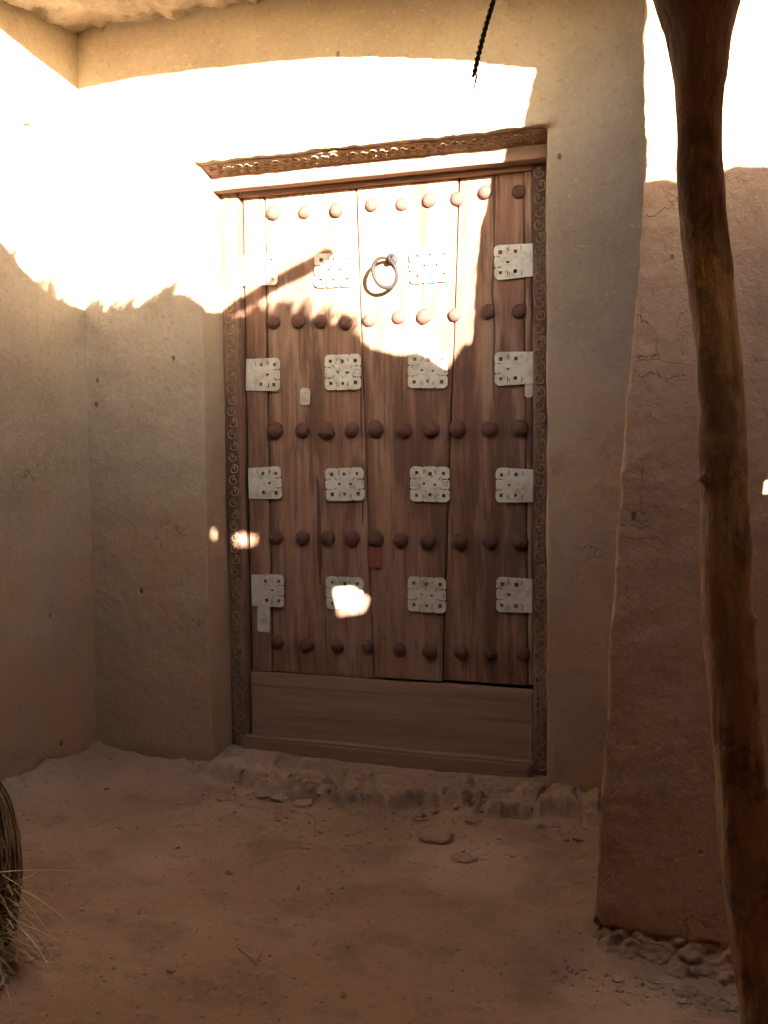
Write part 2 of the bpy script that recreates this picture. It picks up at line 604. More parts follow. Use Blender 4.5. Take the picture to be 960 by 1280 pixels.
def build_ground():
    def axis(fine0, fine1, step, lo, hi):
        a = list(np.arange(fine0, fine1 + 1e-6, step))
        d, p = step, a[-1]
        while p < hi:
            d *= 1.35
            p += d
            a.append(min(p, hi))
        d, p = step, a[0]
        pre = []
        while p > lo:
            d *= 1.35
            p -= d
            pre.append(max(p, lo))
        return np.array(pre[::-1] + a)
    xs = axis(-1.7, 1.7, 0.0085, -300, 300)
    ys = axis(-2.25, 0.05, 0.0085, -300, 300)
    X, Y = np.meshgrid(xs, ys)
    Z = gh(X.ravel(), Y.ravel())
    co = np.stack([X.ravel(), Y.ravel(), Z], -1)
    nx, ny = len(xs), len(ys)
    i = np.arange((ny - 1) * (nx - 1))
    a = (i // (nx - 1)) * nx + i % (nx - 1)
    F = np.stack([a, a + 1, a + nx + 1, a + nx], -1)
    me = bpy.data.meshes.new('ground')
    me.vertices.add(len(co))
    me.vertices.foreach_set('co', co.ravel())
    me.loops.add(F.size)
    me.loops.foreach_set('vertex_index', F.ravel())
    me.polygons.add(len(F))
    me.polygons.foreach_set('loop_start', np.arange(0, F.size, 4))
    me.update(calc_edges=True)
    me.polygons.foreach_set('use_smooth', [True] * len(F))
    set_tone(me)
    o = link('ground', me, M_DIRT)
    o['kind'] = 'structure'


build_ground()


def g1(x, y):
    return float(gh(np.array([x]), np.array([y]))[0])


# ------------------------------------------------------------------ mud walls
def wall_disp(big, mid, seed, rough=0.0, zfoot=None):
    def f(co, nr):
        d = big * fbm(co, 1.7, 3, seed) + mid * fbm(co, 9, 4, seed + 7)
        if rough:
            d = d + rough * fbm(co, 28, 3, seed + 11)
        if zfoot is not None:
            k = sstep(zfoot + 0.10, zfoot - 0.06, co[:, 2] + 0.05 * fbm(co, 7, 3, seed + 3))
            d = d + k * (0.035 * fbm(co, 13, 4, seed + 5) - 0.022)
        return co + nr * d[:, None]
    return f


def facade():
    bm = bmesh.new()
    box(bm, -1.85, -0.757, -0.21, 0.26, -0.35, 3.30)
    box(bm, 0.745, 1.7, -0.21, 0.26, -0.35, 3.30)
    box(bm, -1.85, 1.7, -0.21, 0.26, 2.592, 3.30)
    base = wall_disp(0.012, 0.005, 1, 0.0015, -0.06)

    def f(co, nr):
        P = base(co, nr)
        # crumbling lip above the lintel
        k = np.exp(-((co[:, 2] - 2.606) / 0.02) ** 2) * (co[:, 1] < 0.0) * sstep(-0.80, -0.74, co[:, 0]) * sstep(0.80, 0.74, co[:, 0])
        P[:, 1] -= k * (0.030 + 0.024 * fbm(co * np.array([1, 0, 0.3]), 18, 4, 77, 0.65))
        P[:, 2] -= k * (0.020 + 0.012 * fbm(co * np.array([1, 1, 0]), 16, 4, 78, 0.65))
        return P
    me = voxel('mud_wall', bm, 0.0115, 2, f)
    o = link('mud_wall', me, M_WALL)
    tag(o, 'tan mud-plastered wall with the recessed doorway in it', 'wall')
    # eave: rough straw-and-mud slab over the wall, its front edge drooping to the right
    bm = bmesh.new()
    xs = [-1.95, -0.78, -0.35, 0.04, 0.40, 0.68, 0.95, 1.30]
    zs = [3.215, 3.215, 3.225, 3.215, 3.20, 3.165, 3.125, 3.035]
    rings = []
    for x, z in zip(xs, zs):
        rings.append([(x, -1.0, z), (x, -1.02, 3.36), (x, -0.55, 3.42), (x, 0.2, 3.42), (x, 0.2, 3.215), (x, -0.45, max(z, 3.2) + 0.0)])
    loft(bm, rings)

    def fe(co, nr):
        d = 0.012 * fbm(co, 4, 3, 61) + 0.045 * fbm(co, 13, 4, 63, 0.6) * (co[:, 1] > -0.93)
        return co + nr * d[:, None]
    e = link('eave', voxel('eave', bm, 0.016, 2, fe), M_EAVE, o)
    e['label'] = 'rough straw and mud eave over the wall'


facade()


def side_wall():
    bm = bmesh.new()
    def pl(y):
        return -1.36 + 0.2 * (y + 0.21)
    y0, y1 = -0.10, -6.32
    rings = []
    for z in (-0.35, 3.28):
        rings.append([(pl(y0), y0, z), (pl(y1), y1, z), (pl(y1) - 0.4, y1, z), (pl(y0) - 0.4, y0, z)])
    loft(bm, rings)
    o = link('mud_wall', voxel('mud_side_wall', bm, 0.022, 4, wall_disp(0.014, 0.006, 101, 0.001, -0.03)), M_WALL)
    tag(o, 'tan mud side wall at a right angle to the doorway wall', 'wall')


side_wall()


def buttress():
    bm = bmesh.new()
    prof = [(-0.35, 1.075, -1.21), (0.0, 1.086, -1.203), (0.25, 1.099, -1.188), (0.55, 1.113, -1.172), (0.9, 1.130, -1.16),
            (1.27, 1.155, -1.15), (1.6, 1.176, -1.135), (1.85, 1.194, -1.12), (2.2, 1.210, -1.10), (2.45, 1.2, -1.06), (2.65, 1.199, -1.01),
            (2.79, 1.2, -0.965), (3.0, 1.222, -0.92), (3.45, 1.24, -0.88)]
    rings = []
    for z, x, y in prof:
        rings.append([(x, y, z), (2.30, y - 0.14, z), (2.30, 0.1, z), (x + 0.02, 0.1, z)])
    loft(bm, rings)
    def f(co, nr):
        edge = np.exp(-((co[:, 0] - 1.16) / 0.12) ** 2)
        d = 0.010 * fbm(co, 2.2, 3, 201) + 0.006 * fbm(co, 9, 4, 203) + 0.002 * fbm(co, 30, 3, 205)
        d = d + edge * 0.006 * fbm(co, 14, 3, 207)
        up = sstep(1.9, 2.3, co[:, 2]) * 0.008 * np.abs(fbm(co, 18, 4, 209))
        d = d - up
        k = sstep(-0.045, -0.075, co[:, 2] + 0.09 * fbm(co, 5, 3, 211) + 0.02 * fbm(co, 22, 2, 212))
        d = d - k * (0.045 + 0.02 * fbm(co, 20, 3, 213))
        return co + nr * d[:, None]

    def crk(co):
        k = sstep(-0.12, 0.1, fbm(co, 2.6, 3, 221))
        near = np.exp(-((co[:, 0] - 1.24) / 0.10) ** 2) * sstep(0.9, 1.4, co[:, 2]) + sstep(1.7, 2.1, co[:, 2]) + 0.9 * sstep(0.35, 0.0, co[:, 2])
        return 0.6 * k * np.clip(near, 0.0, 1)
    o = link('mud_buttress', voxel('mud_buttress', bm, 0.0115, 1, f, crk), M_PIER)
    bm = bmesh.new()
    rings = []
    for z, q in ((-0.26, 0.085), (-0.19, 0.075), (-0.14, 0.055), (-0.11, 0.03), (-0.08, 0.004), (-0.03, -0.035)):
        rings.append([(1.098 - q * 0.15, -1.203 - q, z), (1.9, -1.203 - q - 0.099, z), (1.9, -1.05, z), (1.13, -1.05, z)])
    loft(bm, rings)

    def ff(co, nr):
        w1, c1 = worley((co + 0.02 * np.stack([fbm(co, 15, 2, 5), fbm(co, 15, 2, 6), fbm(co, 15, 2, 7)], -1)) * np.array([1, 1, 0.5]), 17, 231)
        w2, c2 = worley(co, 38, 233)
        d = 0.026 * (c1 - 0.5) * sstep(0.0, 0.16, w1) + 0.014 * (c2 - 0.5) + 0.012 * fbm(co, 60, 3, 235) - 0.012 * np.exp(-w1 / 0.06)
        return co + nr * d[:, None]
    ft = link('footing', voxel('footing', bm, 0.0065, 1, ff), M_PIER, o)
    ft['label'] = 'crumbling footing of the buttress'
    tag(o, 'reddish mud buttress with rough cracked plaster behind the forked post', 'wall')


buttress()

# ------------------------------------------------------------------ door frame
frame = thing('door_frame', (0, 0, 0))
tag(frame, 'carved brown wooden door frame set into the mud wall', 'door frame')


def board(name, x0, x1, y0, y1, z0, z1, mat, parent, bev=0.004, wob=0.0, seed=0, cuts=None):
    bm = bmesh.new()
    box(bm, x0, x1, y0, y1, z0, z1)
    if bev:
        bmesh.ops.bevel(bm, geom=bm.edges[:], offset=bev, segments=2, affect='EDGES')
    if wob:
        L = max(x1 - x0, z1 - z0)
        ax = 0 if (x1 - x0) > (z1 - z0) else 2
        for k in range(1, 24):
            p = Vector((0, 0, 0))
            p[ax] = (x0, 0, z0)[ax] + L * k / 24
            n = Vector((0, 0, 0))
            n[ax] = 1
            bmesh.ops.bisect_plane(bm, geom=bm.verts[:] + bm.edges[:] + bm.faces[:], plane_co=p, plane_no=n)
        P = np.array([v.co[:] for v in bm.verts])
        s = np.array([1.0, 1.0, 1.0])
        d1 = wob * fbm(P, 5, 3, seed)
        d2 = wob * fbm(P, 5, 3, seed + 5)
        for v, a, b in zip(bm.verts, d1, d2):
            v.co.y += a * 0.6
            if ax == 0:
                v.co.z += b
            else:
                v.co.x += b
    return link(name, bm_mesh(name, bm), mat, parent)


jl = board('jamb', -0.757, -0.668, -0.030, 0.09, -0.02, 2.62, M_FRAME, frame, 0.005, 0.003, 3)
jr = board('jamb', 0.653, 0.775, -0.030, 0.09, -0.02, 2.62, M_FRAME, frame, 0.005, 0.003, 5)
bm = bmesh.new()
rings = []
for i in range(31):
    x = -0.756 + 1.502 * i / 30
    q = 0.002 * fbm(np.array([[x, 0, 0], [x, 5, 0], [x, 9, 0]]), 5, 3, 7)
    rings.append([(x, y + q[0], z + q[1]) for y, z in ((-0.200, 2.66), (-0.200, 2.579), (-0.196, 2.574), (-0.109, 2.549), (-0.105, 2.544), (-0.105, 2.495), (-0.101, 2.490), (-0.034, 2.490), (-0.034, 2.66))])
loft(bm, rings)
lt = link('lintel', bm_mesh('lintel', bm), M_LINTEL, frame)
board('top_rail', -0.666, 0.651, -0.026, 0.03, 2.47, 2.62, M_LINTEL, frame, 0.004, 0.003, 8)
board('threshold_board', -0.664, 0.650, -0.008, 0.05, 0.02, 0.342, M_SILL, frame, 0.006, 0.004, 9)
board('sill', -0.690, 0.651, -0.075, -0.011, -0.06, 0.055, M_SILL, frame, 0.012, 0.006, 11)
board('gap_backing', -0.70, 0.70, 0.062, 0.085, 0.0, 2.6, M_DARK, frame, 0)  # added sheet behind the planks, its colour holds the shade of the seams


def scroll_mesh(sz, flip, turns=1.35):
    """raised S-scroll: a spiral ribbon with a leaf tail, lying in the XZ plane, proud towards -Y"""
    bm = bmesh.new()
    n = 20
    pts = []
    for k in range(n + 1):
        t = k / n
        a = -0.6 + turns * 2 * math.pi * t
        r = sz * (0.07 + 0.38 * t)
        pts.append((r * math.cos(a) * (1 if not flip else -1), r * math.sin(a)))
    tail = pts[-1]
    for k in range(1, 5):
        t = k / 4
        pts.append((tail[0] * (1 - t) + (0.12 * sz if not flip else -0.12 * sz) * t, tail[1] - sz * 0.32 * t))
    hw = sz * 0.062
    prev = None
    for k, p in enumerate(pts):
        q = pts[min(k + 1, len(pts) - 1)]
        o = pts[max(k - 1, 0)]
        d = Vector((q[0] - o[0], q[1] - o[1])).normalized()
        nx, nz = -d.y, d.x
        w_ = hw * (0.75 + 0.5 * k / len(pts))
        row = [bm.verts.new((p[0] + nx * w_, 0.0, p[1] + nz * w_)),
               bm.verts.new((p[0] + nx * w_ * 0.4, -0.0035, p[1] + nz * w_ * 0.4)),
               bm.verts.new((p[0] - nx * w_ * 0.4, -0.0035, p[1] - nz * w_ * 0.4)),
               bm.verts.new((p[0] - nx * w_, 0.0, p[1] - nz * w_))]
        if prev:
            for j in range(3):
                bm.faces.new((prev[j], prev[j + 1], row[j + 1], row[j]))
        prev = row
    me = bm_mesh('carved_scroll', bm)
    me.materials.append(M_SCROLL)
    return me


sc = [scroll_mesh(0.052, False), scroll_mesh(0.052, True)]
sc2 = [scroll_mesh(0.040, False), scroll_mesh(0.040, True)]
rs = random.Random(2)
for jamb, x, yy in ((jl, -0.716, -0.0305), (jr, 0.684, -0.0305)):
    k, z = 0, 0.03
    while z < 2.47:
        o = link('carved_scroll', sc[k % 2], None, jamb, (x + rs.uniform(-.002, .002), yy, z))
        o.rotation_euler.y = rs.uniform(-0.2, 0.2)
        o.scale = (1.1, 1, rs.uniform(0.92, 1.06))
        z += 0.0515
        k += 1
for row, q in enumerate((0.27, 0.73)):
    k, x = row, -0.715 + 0.02 * row
    while x < 0.735:
        o = link('carved_scroll', sc2[k % 2], None, lt, (x, -0.196 + 0.087 * q, 2.574 - 0.025 * q - 0.0006))
        o.rotation_mode = 'YXZ'
        o.rotation_euler = (math.atan2(0.087, 0.025), math.pi / 2 + rs.uniform(-0.3, 0.3), 0)
        o.scale = (rs.uniform(0.9, 1.12), 1.3, rs.uniform(0.9, 1.1))
        x += 0.043 * rs.uniform(0.94, 1.06)
        k += 1

# ------------------------------------------------------------------ door leaf
door = thing('studded_door', (0, 0, 0.345))
tag(door, 'old brown plank door with domed studs and pale tin plates', 'door')
D0 = Vector((0, 0, 0.345))


def seam(k, z):
    t = (z - 0.35) / (2.25 - 0.35)
    a = [(-0.659, -0.659), (-0.557, -0.553), (-0.063, -0.113), (0.249, 0.328), (0.625, 0.612), (0.650, 0.650)][k]
    return a[0] + (a[1] - a[0]) * t


for k in range(5):
    bm = bmesh.new()
    rings = []
    NZ = 46
    bot = 0.347 + 0.018 * (seam(k, .35) + 0.65) / 1.3
    for i in range(NZ + 1):
        z = bot + (2.50 - bot) * i / NZ
        e = np.array([[0, 3.0 * k, z], [5.0, 3.0 * k, z], [9, 3.0 * k, z]])
        nn = fbm(e, 6, 4, 300 + k)
        xl = seam(k, z) + 0.0026 + 0.0022 * nn[0]
        xr = seam(k + 1, z) - 0.0026 + 0.0022 * nn[1]
        if k in (2, 3) and z < 0.9:
            pass
        yo = (-0.004, 0.003, 0.0, 0.004, -0.003)[k] + 0.003 * nn[2]
        bv = 0.005
        wear = 0.012 * max(0, 1 - (z - bot) / 0.14) * (0.6 + 0.6 * nn[2]) if k >= 3 else 0
        rings.append([(xl, yo + 0.045, z), (xl, yo + bv + wear, z), (xl + bv, yo + wear, z), ((xl + xr) / 2, yo - 0.0012 + wear * 1.3, z),
                      (xr - bv, yo + wear, z), (xr, yo + bv + wear, z), (xr, yo + 0.045, z)])
    rings = [[Vector(p) - D0 for p in r] for r in rings]
    loft(bm, rings)
    link('plank', bm_mesh('plank', bm), M_PLANK, door)


def dome():
    bm = bmesh.new()
    n = 18
    prof = [(1.0, 0.0), (1.0, 0.10), (0.985, 0.26), (0.90, 0.46), (0.74, 0.63), (0.52, 0.75), (0.26, 0.81)]
    rows = []
    for r, h in prof:
        rows.append([bm.verts.new((r * math.cos(2 * math.pi * k / n), -h, r * math.sin(2 * math.pi * k / n))) for k in range(n)])
    for a, b in zip(rows[:-1], rows[1:]):
        for k in range(n):
            bm.faces.new((a[k], a[(k + 1) % n], b[(k + 1) % n], b[k]))
    top = bm.verts.new((0, -0.83, 0))
    for k in range(n):
        bm.faces.new((rows[-1][k], rows[-1][(k + 1) % n], top))
    P = np.array([v.co[:] for v in bm.verts])
    d = 1 + 0.13 * fbm(P, 2.2, 3, 5)
    for v, q in zip(bm.verts, d):
        v.co = v.co * float(q)
    me = bm_mesh('stud', bm, True)
    me.materials.append(M_STUD)
    return me


DM = dome()
STUDS = [
    (0.030, [(-0.51, 2.395), (-0.357, 2.386), (-0.207, 2.384), (-0.045, 2.391), (0.091, 2.383), (0.211, 2.39), (0.332, 2.386), (0.451, 2.402), (0.592, 2.393)]),
    (0.031, [(-0.516, 1.919), (-0.396, 1.917), (-0.289, 1.912), (-0.173, 1.9), (-0.064, 1.905), (0.07, 1.912), (0.184, 1.91), (0.318, 1.91), (0.459, 1.917), (0.592, 1.913)]),
    (0.036, [(-0.515, 1.44), (-0.385, 1.438), (-0.268, 1.434), (-0.15, 1.436), (-0.039, 1.44), (0.088, 1.436), (0.212, 1.435), (0.329, 1.436), (0.465, 1.435), (0.595, 1.436)]),
    (0.034, [(-0.524, 0.961), (-0.393, 0.96), (-0.272, 0.962), (-0.157, 0.962), (-0.045, 0.965), (0.069, 0.961), (0.195, 0.96), (0.333, 0.96), (0.465, 0.966), (0.594, 0.964)]),
    (0.030, [(-0.524, 0.485), (-0.383, 0.478), (-0.232, 0.481), (-0.088, 0.488), (0.06, 0.482), (0.198, 0.479), (0.337, 0.485), (0.463, 0.488), (0.606, 0.498)])]
for r, row in STUDS:
    for x, z in row:
        o = link('stud', DM, None, door, Vector((x, -0.001, z)) - D0)
        q = r * rs.uniform(0.9, 1.08)
        o.scale = (q, q * rs.uniform(0.8, 1.05), q * rs.uniform(0.94, 1.04))
        o.rotation_euler = (rs.uniform(-.08, .08), rs.uniform(0, 6.28), rs.uniform(-.08, .08))


def lens(cx, cz, length, ang, wdt, bend=0.0, n=6):
    up, dn = [], []
    for k in range(n + 1):
        t = -1 + 2 * k / n
        yb = bend * (1 - t * t)
        hw = wdt * (1 - t * t * 0.85)
        up.append((t * length / 2, yb + hw))
        dn.append((t * length / 2, yb - hw))
    pts = up + dn[::-1]
    c, s = math.cos(ang), math.sin(ang)
    return [(cx + x * c - y * s, cz + x * s + y * c) for x, y in pts]


def sq(cx, cz, a, dia=False):
    if dia:
        return [(cx, cz + a), (cx + a * 1.35, cz), (cx, cz - a), (cx - a * 1.35, cz)]
    return [(cx - a, cz - a), (cx + a, cz - a), (cx + a, cz + a), (cx - a, cz + a)]


def rim(wd, hg, kind):
    """scalloped outline with rounded corner lobes; the hinge side of 'L'/'R' plates is cut straight"""
    W, H = wd / 2, hg / 2
    r = 0.021
    pts = []

    def corner(cx, cz, a0):
        for k in range(6):
            a = a0 + math.pi / 2 * k / 5
            pts.append((cx + r * math.cos(a), cz + r * math.sin(a)))
    nd = 0.0055
    if kind == 'L':
        pts.append((-W, -H + 0.004))
    else:
        corner(-W + r, -H + r, math.pi)
    for x in ((-W * 0.36, W * 0.36) if kind == 'F' else ()):
        pts.extend([(x - 0.006, -H), (x, -H + nd), (x + 0.006, -H)])
    if kind == 'R':
        pts.append((W, -H + 0.004))
    else:
        corner(W - r, -H + r, -math.pi / 2)
        for z in (-H * 0.3, H * 0.3):
            pts.extend([(W, z - 0.007), (W - 0.009, z), (W, z + 0.007)])
    if kind == 'R':
        pts.append((W, H - 0.004))
    else:
        corner(W - r, H - r, 0)
    for x in ((W * 0.36, -W * 0.36) if kind == 'F' else ()):
        pts.extend([(x + 0.006, H), (x, H - nd), (x - 0.006, H)])
    if kind == 'L':
        pts.append((-W, H - 0.004))
    else:
        corner(-W + r, H - r, math.pi / 2)
        for z in (H * 0.3, -H * 0.3):
            pts.extend([(-W, z + 0.007), (-W + 0.009, z), (-W, z - 0.007)])
    return pts


def plate_mesh(wd, hg, kind):
    W, H = wd / 2, hg / 2
    jr = random.Random(int(wd * 9999 + hg * 777))
    holes = []
    a = 0.0075
    if kind == 'F':
        cols = (-W * 0.68, 0.0, W * 0.68)
        for cx in cols:
            for cz in (-H * 0.62, H * 0.62):
                holes.append(sq(cx, cz, a))
        for cx in (-W * 0.28, W * 0.28):
            holes.append(sq(cx, 0, 0.0065, True))
        for sx in (-1, 1):
            for sz in (-1, 1):
                holes.append(lens(sx * W * 0.76, sz * H * 0.24, 0.030, 0, 0.0021, sz * 0.006))
                holes.append(lens(sx * W * 0.36, sz * H * 0.70, 0.028, math.pi / 2, 0.0019, sx * 0.005))
                holes.append(lens(sx * W * 0.52, sz * H * 0.30, 0.022, sx * sz * 0.9, 0.0017, 0.004))
                holes.append(lens(sx * W * 0.90, sz * H * 0.08, 0.012, 0, 0.0013, 0))
                holes.append(lens(sx * W * 0.20, sz * H * 0.72, 0.024, math.pi / 2, 0.0016, -sx * 0.003))
    else:
        s = 1 if kind == 'L' else -1
        for cx in (s * W * 0.68, -s * W * 0.10):
            for cz in (-H * 0.6, H * 0.6):
                holes.append(sq(cx, cz, a))
        holes.append(sq(s * W * 0.28, 0, 0.0065, True))
        for sz in (-1, 1):
            holes.append(lens(s * W * 0.78, sz * H * 0.24, 0.030, 0, 0.0021, sz * 0.006))
            holes.append(lens(s * W * 0.38, sz * H * 0.70, 0.030, math.pi / 2, 0.0019, s * 0.005))
            holes.append(lens(s * W * 0.20, sz * H * 0.72, 0.026, math.pi / 2, 0.0016, -s * 0.003))
            holes.append(lens(-s * W * 0.36, sz * H * 0.70, 0.030, math.pi / 2, 0.0019, s * 0.006))
    out = []
    for hl in holes:
        dx, dz, q = jr.uniform(-.0025, .0025), jr.uniform(-.0025, .0025), jr.uniform(0.85, 1.2)
        cx, cz = sum(p[0] for p in hl) / len(hl), sum(p[1] for p in hl) / len(hl)
        out.append([(cx + (x - cx) * q + dx, cz + (z - cz) * q + dz) for x, z in hl])
    edge = [(x + jr.uniform(-.0012, .0012), z + jr.uniform(-.0012, .0012)) for x, z in rim(wd, hg, kind)]
    me = flat_curve('tin_plate', [edge] + out, 0.003)
    me.transform(Matrix.Rotation(math.pi / 2, 4, 'X'))
    me.materials.clear()
    me.materials.append(M_TIN)
    return me


PM = {k: [plate_mesh(w_ * q, h_ * p, k) for q, p in ((1, 1), (0.97, 1.03), (1.02, 0.96))] for k, w_, h_ in (('F', 0.178, 0.150), ('L', 0.168, 0.146), ('R', 0.158, 0.144))}
PLATES = [('L', -0.574, 2.15), ('F', -0.222, 2.128), ('F', 0.214, 2.119), ('R', 0.570, 2.114),
          ('L', -0.570, 1.689), ('F', -0.186, 1.688), ('F', 0.2, 1.683), ('R', 0.570, 1.681),
          ('L', -0.570, 1.205), ('F', -0.184, 1.201), ('F', 0.205, 1.203), ('R', 0.571, 1.2),
          ('L', -0.566, 0.718), ('F', -0.191, 0.720), ('F', 0.188, 0.729), ('R', 0.570, 0.743)]
for kind, x, z in PLATES:
    o = link('tin_plate', rs.choice(PM[kind]), None, door, Vector((x, -0.0105, z)) - D0)
    o.rotation_euler = (rs.uniform(-.012, .012), rs.uniform(-.03, .03), rs.uniform(-.012, .012))
    o.scale = (rs.uniform(0.98, 1.01), 1, rs.uniform(0.97, 1.02))


def patch(name, x0, x1, z0, z1, y, mat, rot=0.0, th=0.003):
    bm = bmesh.new()
    W, H = (x1 - x0) / 2, (z1 - z0) / 2
    box(bm, -W, W, -th, 0, -H, H)
    bmesh.ops.bevel(bm, geom=[e for e in bm.edges if abs(e.verts[0].co.y - e.verts[1].co.y) > 1e-4], offset=0.006, segments=3, affect='EDGES')
    o = link(name, bm_mesh(name, bm), mat, door, Vector(((x0 + x1) / 2, y, (z0 + z1) / 2)) - D0)
    o.rotation_euler.y = rot
    return o


patch('tin_patch', -0.392, -0.345, 1.548, 1.624, -0.003, M_TIN, 0.03)
patch('tin_patch', -0.622, -0.560, 0.527, 0.650, -0.006, M_TIN, 0.02)
patch('tin_patch', 0.615, 0.648, 1.560, 1.620, -0.006, M_TIN, 0.0)
t = patch('red_tag', -0.076, -0.016, 0.838, 0.932, -0.008, M_RED, -0.06)
t['label'] = 'small dull red metal tag under a stud'

# ring handle hung from a staple
bm = bmesh.new()
R0, n = 0.062, 40
ring = []
for k in range(n):
    a = 2 * math.pi * k / n
    c = Vector((R0 * math.sin(a), 0, -R0 * math.cos(a) * 1.06))
    d = Vector((math.sin(a), 0, -math.cos(a)))
    rad = 0.0075 * (1 + 0.15 * math.sin(3 * a))
    ring.append([c + d * rad * math.cos(2 * math.pi * j / 9) + Vector((0, 1, 0)) * rad * math.sin(2 * math.pi * j / 9) for j in range(9)])
vs = [[bm.verts.new(p) for p in r] for r in ring]
for i in range(n):
    for j in range(9):
        bm.faces.new((vs[i][j], vs[(i + 1) % n][j], vs[(i + 1) % n][(j + 1) % 9], vs[i][(j + 1) % 9]))
rg = link('ring_handle', bm_mesh('ring_handle', bm, True), M_IRON, door, Vector((0.028, -0.05, 2.095)) - D0)
rg.rotation_euler = (math.radians(-10), math.radians(20), math.radians(52))
bm = bmesh.new()
tube(bm, [(0.0, 0.0, 0.012), (0.0, -0.03, 0.012), (0.002, -0.045, 0.004), (0.002, -0.045, -0.008), (0.0, -0.03, -0.014), (0.0, 0.0, -0.014)], 0.006, 8)
link('staple', bm_mesh('staple', bm, True), M_IRON, door, Vector((0.042, 0.002, 2.156)) - D0)
bm = bmesh.new()
blob(bm, (0, 0, 0), (0.026, 0.008, 0.026), 3, 2, 0.15)
link('staple_plate', bm_mesh('staple_plate', bm, True), M_IRON, door, Vector((0.042, -0.003, 2.156)) - D0)

# ------------------------------------------------------------------ forked post
def post():
    bm = bmesh.new()
    prof = [(-0.30, 1.600, 1.712), (0.05, 1.567, 1.672), (0.37, 1.536, 1.635), (0.63, 1.500, 1.598), (1.05, 1.469, 1.558), (1.326, 1.453, 1.538),
            (1.56, 1.446, 1.529), (1.80, 1.420, 1.495), (1.98, 1.415, 1.495), (2.07, 1.397, 1.504), (2.14, 1.380, 1.516), (2.20, 1.362, 1.535)]
    Y = -2.45
    # densify with smooth interpolation
    zz = np.linspace(prof[0][0], prof[-1][0], 90)
    P = np.array(prof)
    xl = np.interp(zz, P[:, 0], P[:, 1])
    xr = np.interp(zz, P[:, 0], P[:, 2])
    ker = np.array([1, 2, 3, 2, 1.]) / 9
    xl[2:-2] = np.convolve(xl, ker, 'valid')
    xr[2:-2] = np.convolve(xr, ker, 'valid')
    rings = []
    for z, a, b in zip(zz, xl, xr):
        cx, r = (a + b) / 2, (b - a) / 2
        ry = min(r, 0.056)
        rings.append([(cx + r * math.cos(2 * math.pi * k / 20), Y + ry * math.sin(2 * math.pi * k / 20), z) for k in range(20)])
    loft(bm, rings)
    tube(bm, [(1.428, Y, 2.10), (1.395, Y, 2.22), (1.345, Y + 0.005, 2.32), (1.315, Y + 0.01, 2.42), (1.30, Y + .01, 2.47)], [0.040, 0.047, 0.045, 0.04, 0.037], 14)
    tube(bm, [(1.470, Y, 2.10), (1.505, Y, 2.22), (1.548, Y - 0.005, 2.32), (1.575, Y - 0.005, 2.42), (1.585, Y, 2.47)], [0.040, 0.046, 0.043, 0.04, 0.036], 14)
    for x, y, z, s in ((1.464, Y - 0.038, 1.33, 0.010), (1.545, Y - 0.02, 1.09, 0.016), (1.577, Y - 0.042, 0.80, 0.012)):
        blob(bm, (x, y, z), (s, s, s * 1.2), int(z * 10), 2, 0.2)

    def f(co, nr):
        d = 0.007 * fbm(co * np.array([1, 1, 0.5]), 9, 3, 401) + 0.004 * fbm(co * np.array([1, 1, 0.35]), 30, 3, 403) - 0.005 * sstep(0.25, 0.45, fbm(co * np.array([1, 1, 0.12]), 34, 2, 405))
        return co + nr * d[:, None]
    o = link('forked_post', voxel('forked_post', bm, 0.0075, 2, f), M_BARK)
    tag(o, 'tall bare forked tree-trunk post standing in front of the buttress', 'post')


post()

# ------------------------------------------------------------------ hanging cord
bm = bmesh.new()
for s in (0, math.pi):
    pts = []
    A, B = Vector((1.150, -2.45, 2.40)), Vector((1.066, -2.45, 2.055))
    for k in range(71):
        t = k / 70
        p = A.lerp(B, t) + Vector((0.006 * math.sin(t * 5), 0, 0))
        a = t * 2 * math.pi * 17 + s
        p = p + Vector((math.cos(a), math.sin(a), 0.2 * math.cos(a))) * 0.0027
        pts.append(p)
    tube(bm, pts, 0.0030, 6)
tube(bm, [(1.066, -2.45, 2.057), (1.063, -2.45, 2.045), (1.061, -2.45, 2.036), (1.056, -2.452, 2.031)], [0.002, 0.0018, 0.0015, 0.001], 5)
cord = link('twisted_cord', bm_mesh('twisted_cord', bm, True), M_ROPE)
tag(cord, 'dark twisted cord hanging loose from above', 'cord')


# ------------------------------------------------------------------ straw and litter
def blade(bm, a, b, wdt, sag=0.0, n=4, thick=0.4):
    a, b = Vector(a), Vector(b)
    d = (b - a).normalized()
    s = d.cross(Vector((0.3, 0.2, 1))).normalized()
    u = s.cross(d)
    rows = []
    for k in range(n + 1):
        t = k / n
        p = a.lerp(b, t) + Vector((0, 0, sag * 4 * t * (1 - t)))
        w_ = wdt * (1 - 0.65 * t)
        rows.append([bm.verts.new(p + s * w_), bm.verts.new(p + u * w_ * thick), bm.verts.new(p - s * w_)])
    for r, q in zip(rows[:-1], rows[1:]):
        for j in range(3):
            bm.faces.new((r[j], r[(j + 1) % 3], q[(j + 1) % 3], q[j]))


# dark fibrous pack at the left edge, straw poking out of it
pack = thing('fibre_pack', (-0.77, -1.87, g1(-0.77, -1.87)))
pack.scale = (1.0, 1.0, 1.08)
tag(pack, 'dark rounded fibrous pack on the floor with dry straw poking out', 'pack')
gz = g1(-0.77, -1.87)
bm = bmesh.new()
rings = []
for z, r in ((-0.03, 0.21), (0.06, 0.235), (0.18, 0.252), (0.30, 0.248), (0.40, 0.222), (0.48, 0.17), (0.53, 0.10), (0.545, 0.03)):
    rings.append([(r * math.cos(2 * math.pi * k / 28), r * 0.8 * math.sin(2 * math.pi * k / 28), z) for k in range(28)])
loft(bm, rings)


